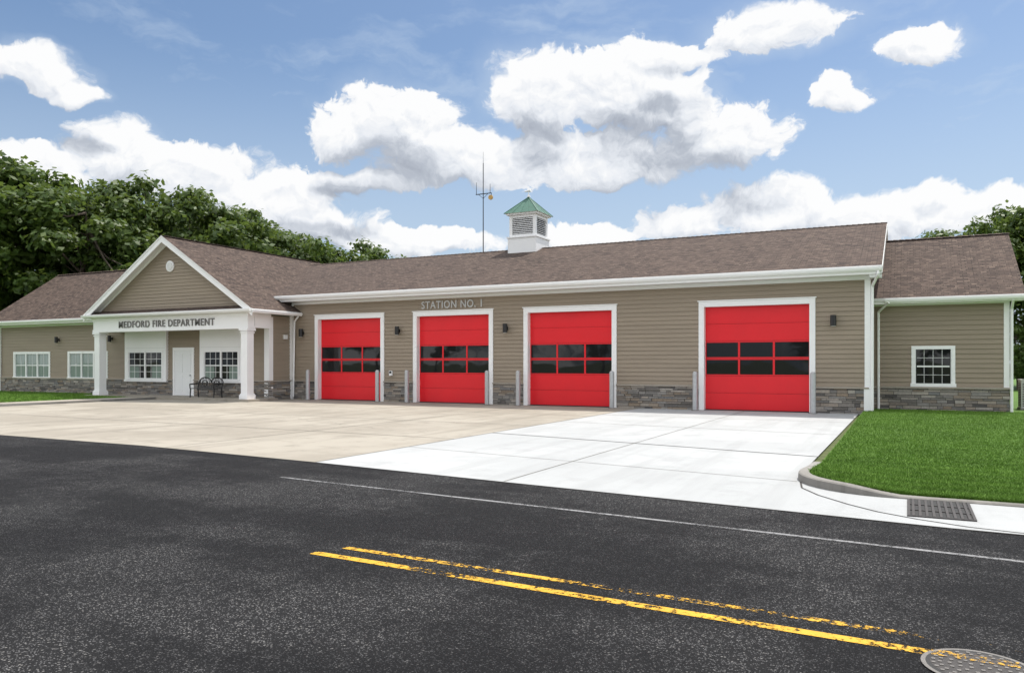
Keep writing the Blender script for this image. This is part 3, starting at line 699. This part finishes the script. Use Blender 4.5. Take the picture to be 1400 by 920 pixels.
def put(name,x,y,h,k):
    o=bpy.data.objects.new(name,TM[k%3]); scene.collection.objects.link(o); s=h/14.3
    o.location=(x,y,0); o.scale=(s*random.uniform(.9,1.12),s*random.uniform(.9,1.12),s); o.rotation_euler=(0,0,random.uniform(0,6.28))
random.seed(5)
TL=[(-50,57,200),(10,60,200),(62,63,222),(112,58,232),(160,64,244),(210,62,246),(262,66,258),(312,68,272),(356,72,286),(398,76,308),(440,80,326),(488,84,324),(520,86,338),(-130,60,195),(-210,62,205),(40,72,226),(140,74,244),(235,76,258),(285,82,268),(335,80,284),(376,82,300),(1296,62,312),(1345,58,290),(1398,52,276),(1450,50,270),(1520,50,262),(1600,48,280)]
for i,(px,t_,ty) in enumerate(TL):
    x,y=w2(px,t_); put('tree',x,y,(497-ty)/1065*t_+1.75,i)
for i in range(9):
    x,y=w2(1370+i*22,47+random.uniform(-2,3)); put('shrub',x,y,random.uniform(3.2,4.5),i)
for i in range(5):
    x,y=w2(-140+i*38,54+random.uniform(-2,3)); put('shrub',x,y,random.uniform(4,6),i)
for i in range(16):
    put('tree',-95+i*12+random.uniform(-3,3),-34+random.uniform(-4,4),random.uniform(9,14),i)
for i in range(14):
    put('tree',-80+i*12,105+random.uniform(-6,6),random.uniform(7,9),i)
# ------------------------------------------------------------ LIGHT
az=math.radians(22); el=math.radians(67)
S=Vector((math.sin(az)*math.cos(el),math.cos(az)*math.cos(el),math.sin(el)))
sd=bpy.data.lights.new('sun','SUN'); sd.energy=5.0; sd.angle=math.radians(.53); sd.color=(1,.95,.87)
so=bpy.data.objects.new('sun',sd); scene.collection.objects.link(so); so.rotation_euler=S.to_track_quat('Z','Y').to_euler()
wd=bpy.data.worlds.new('World'); scene.world=wd; wd.use_nodes=True; nt=wd.node_tree; bg=nt.nodes['Background']
try: wd.cycles.sampling_method='NONE'
except Exception as ex: print(ex)
STR=.125
sky=N(nt,'ShaderNodeTexSky',sky_type='NISHITA'); sky.sun_disc=False; sky.sun_elevation=el; sky.sun_rotation=az; sky.air_density=1.0; sky.dust_density=1.5; sky.ozone_density=1.5
dirn=VM(nt,'NORMALIZE',N(nt,'ShaderNodeTexCoord').outputs['Generated'])
dR=VM(nt,'DOT_PRODUCT',dirn,(CS,SN,0)); dF=VM(nt,'DOT_PRODUCT',dirn,(-SN,CS,0)); dz=N(nt,'ShaderNodeSeparateXYZ',{0:dirn}).outputs[2]
azm=M(nt,'ARCTAN2',dR,dF); hl=M(nt,'SQRT',M(nt,'ADD',M(nt,'MULTIPLY',dR,dR),M(nt,'MULTIPLY',dF,dF)))
eln=M(nt,'DIVIDE',dz,M(nt,'MAXIMUM',hl,.05))
P0=N(nt,'ShaderNodeCombineXYZ',{0:azm,1:eln,2:0.0}).outputs[0]
wc=noise(nt,P0,12,4,.55,True,'2D'); P=VM(nt,'ADD',P0,VM(nt,'MULTIPLY',VM(nt,'SUBTRACT',wc,(.5,.5,.5)),(.07,.045,0)))
EL=[(540,165,95,52),(470,185,50,38),(620,215,120,42),(735,128,74,58),(838,120,90,56),(910,140,72,52),(990,187,95,46),(800,218,210,40),(905,80,68,22),
(165,205,72,45),(255,232,105,42),(370,268,110,46),(60,228,70,34),(400,305,120,30),
(45,92,90,30),(110,122,45,16),
(1050,282,125,38),(1190,294,100,34),(940,300,70,24),(1335,284,100,30),(1270,268,45,20),
(1060,36,98,36),(1140,130,38,24),(1265,60,62,26),
(560,328,130,22),(790,322,85,20),(480,250,70,16)]
def group_field():
    g=bpy.data.node_groups.new('cloud_field','ShaderNodeTree'); g.interface.new_socket('P',in_out='INPUT',socket_type='NodeSocketVector'); g.interface.new_socket('F',in_out='OUTPUT',socket_type='NodeSocketFloat')
    gi=g.nodes.new('NodeGroupInput'); go_=g.nodes.new('NodeGroupOutput'); cur=None
    for (px,py,rx,ry) in EL:
        u=(px-700)/1065; a=math.atan(u); k=math.sqrt(1+u*u); e_=(497-py)/1065/k; ax_=rx/1065/(k*k); ay_=ry/1065/k
        r_=VM(g,'LENGTH',VM(g,'MULTIPLY_ADD',gi.outputs[0],(1/ax_,1/ay_,0),(-a/ax_,-e_/ay_,0)))
        cur=r_ if cur is None else M(g,'SMOOTH_MIN',cur,r_,.25)
    g.links.new(M(g,'SUBTRACT',1.0,cur),go_.inputs[0]); return g
GF=group_field()
def field(v):
    n=nt.nodes.new('ShaderNodeGroup'); n.node_tree=GF; nt.links.new(v,n.inputs[0]); return n.outputs[0]
gn=noise(nt,VM(nt,'MULTIPLY',dirn,(1,1,2.2)),2.2,2,.5)
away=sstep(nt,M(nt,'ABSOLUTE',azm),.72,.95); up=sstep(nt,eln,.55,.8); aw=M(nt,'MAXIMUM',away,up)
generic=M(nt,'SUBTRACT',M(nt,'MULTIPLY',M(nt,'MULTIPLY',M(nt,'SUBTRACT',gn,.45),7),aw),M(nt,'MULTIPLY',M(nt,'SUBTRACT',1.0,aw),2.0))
def detail(v):
    vn=N(nt,'ShaderNodeTexVoronoi',voronoi_dimensions='2D',feature='F1',normalize=True)
    nt.links.new(v,vn.inputs['Vector'])
    for k_,x_ in (('Scale',20.0),('Detail',3.0),('Roughness',.6),('Lacunarity',2.3)): vn.inputs[k_].default_value=x_
    vo=vn.outputs['Distance']
    fb=noise(nt,v,20,8,.62,dim='2D')
    return M(nt,'ADD',M(nt,'SUBTRACT',.34,M(nt,'MULTIPLY',M(nt,'MULTIPLY',vo,vo),2.0)),M(nt,'MULTIPLY',M(nt,'SUBTRACT',fb,.5),1.7))
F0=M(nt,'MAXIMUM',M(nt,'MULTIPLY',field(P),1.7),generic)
def dens(v,F): return M(nt,'ADD',M(nt,'MINIMUM',F,.9),detail(v))
D0=dens(P,F0); Pb=VM(nt,'ADD',P,(.003,.012,0)); D1=dens(Pb,M(nt,'MAXIMUM',M(nt,'MULTIPLY',field(Pb),1.7),generic))
F2=M(nt,'MAXIMUM',field(VM(nt,'ADD',P,(0,.06,0))),-1.0)
lf=noise(nt,P,7,4,.6,dim='2D')
soft=M(nt,'MULTIPLY_ADD',sstep(nt,lf,.4,.65),.35,.20)
mask=N(nt,'ShaderNodeMapRange',{0:D0,1:-.03,2:soft,3:0.0,4:1.0},interpolation_type='SMOOTHSTEP').outputs[0]
g1=M(nt,'MULTIPLY',M(nt,'SUBTRACT',D0,D1),.42)
g2=sstep(nt,M(nt,'ADD',F2,M(nt,'MULTIPLY',M(nt,'SUBTRACT',lf,.5),.8)),-.1,.8)
br=M(nt,'ADD',M(nt,'SUBTRACT',.93,M(nt,'MULTIPLY',g2,.55)),g1,clamp=True)
cc=ramp(nt,br,[(0,(.33,.36,.43)),(.4,(.50,.54,.61)),(.75,(.82,.85,.90)),(1,(1.0,1.0,1.0))])
sc=N(nt,'ShaderNodeVectorMath',operation='SCALE'); nt.links.new(cc,sc.inputs[0]); nt.links.new(M(nt,'MULTIPLY_ADD',aw,.7/STR,1.0/STR),sc.inputs['Scale'])  # clouds outside the view get extra brightness, added as fill for the facade
haze=sstep(nt,eln,.42,.08)
skyc=mixc(nt,1.0,sky.outputs[0],(.88,.97,1.03),'MULTIPLY')
wisp=noise(nt,VM(nt,'MULTIPLY',P,(3,9,1)),1.6,6,.6,dim='2D')
wm=M(nt,'MULTIPLY',sstep(nt,wisp,.46,.8),.45)
veil=M(nt,'MULTIPLY',sstep(nt,F0,-1.1,.5),.38)
wm=M(nt,'MAXIMUM',M(nt,'MAXIMUM',wm,veil),M(nt,'MULTIPLY',haze,.62))
skyc=mixc(nt,wm,skyc,tuple(x/STR for x in (.60,.71,.85)))
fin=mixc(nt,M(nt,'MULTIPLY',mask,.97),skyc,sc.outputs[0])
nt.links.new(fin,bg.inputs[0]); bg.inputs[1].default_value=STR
# ------------------------------------------------------------ CAMERA
cd=bpy.data.cameras.new('camera'); co=bpy.data.objects.new('camera',cd); scene.collection.objects.link(co)
co.location=(0,0,1.75); co.rotation_euler=(math.radians(90),0,math.radians(26.9))
cd.sensor_width=36; cd.lens=1065/1400*36; cd.shift_y=37/1400; cd.clip_end=4000; cd.clip_start=.1
scene.camera=co
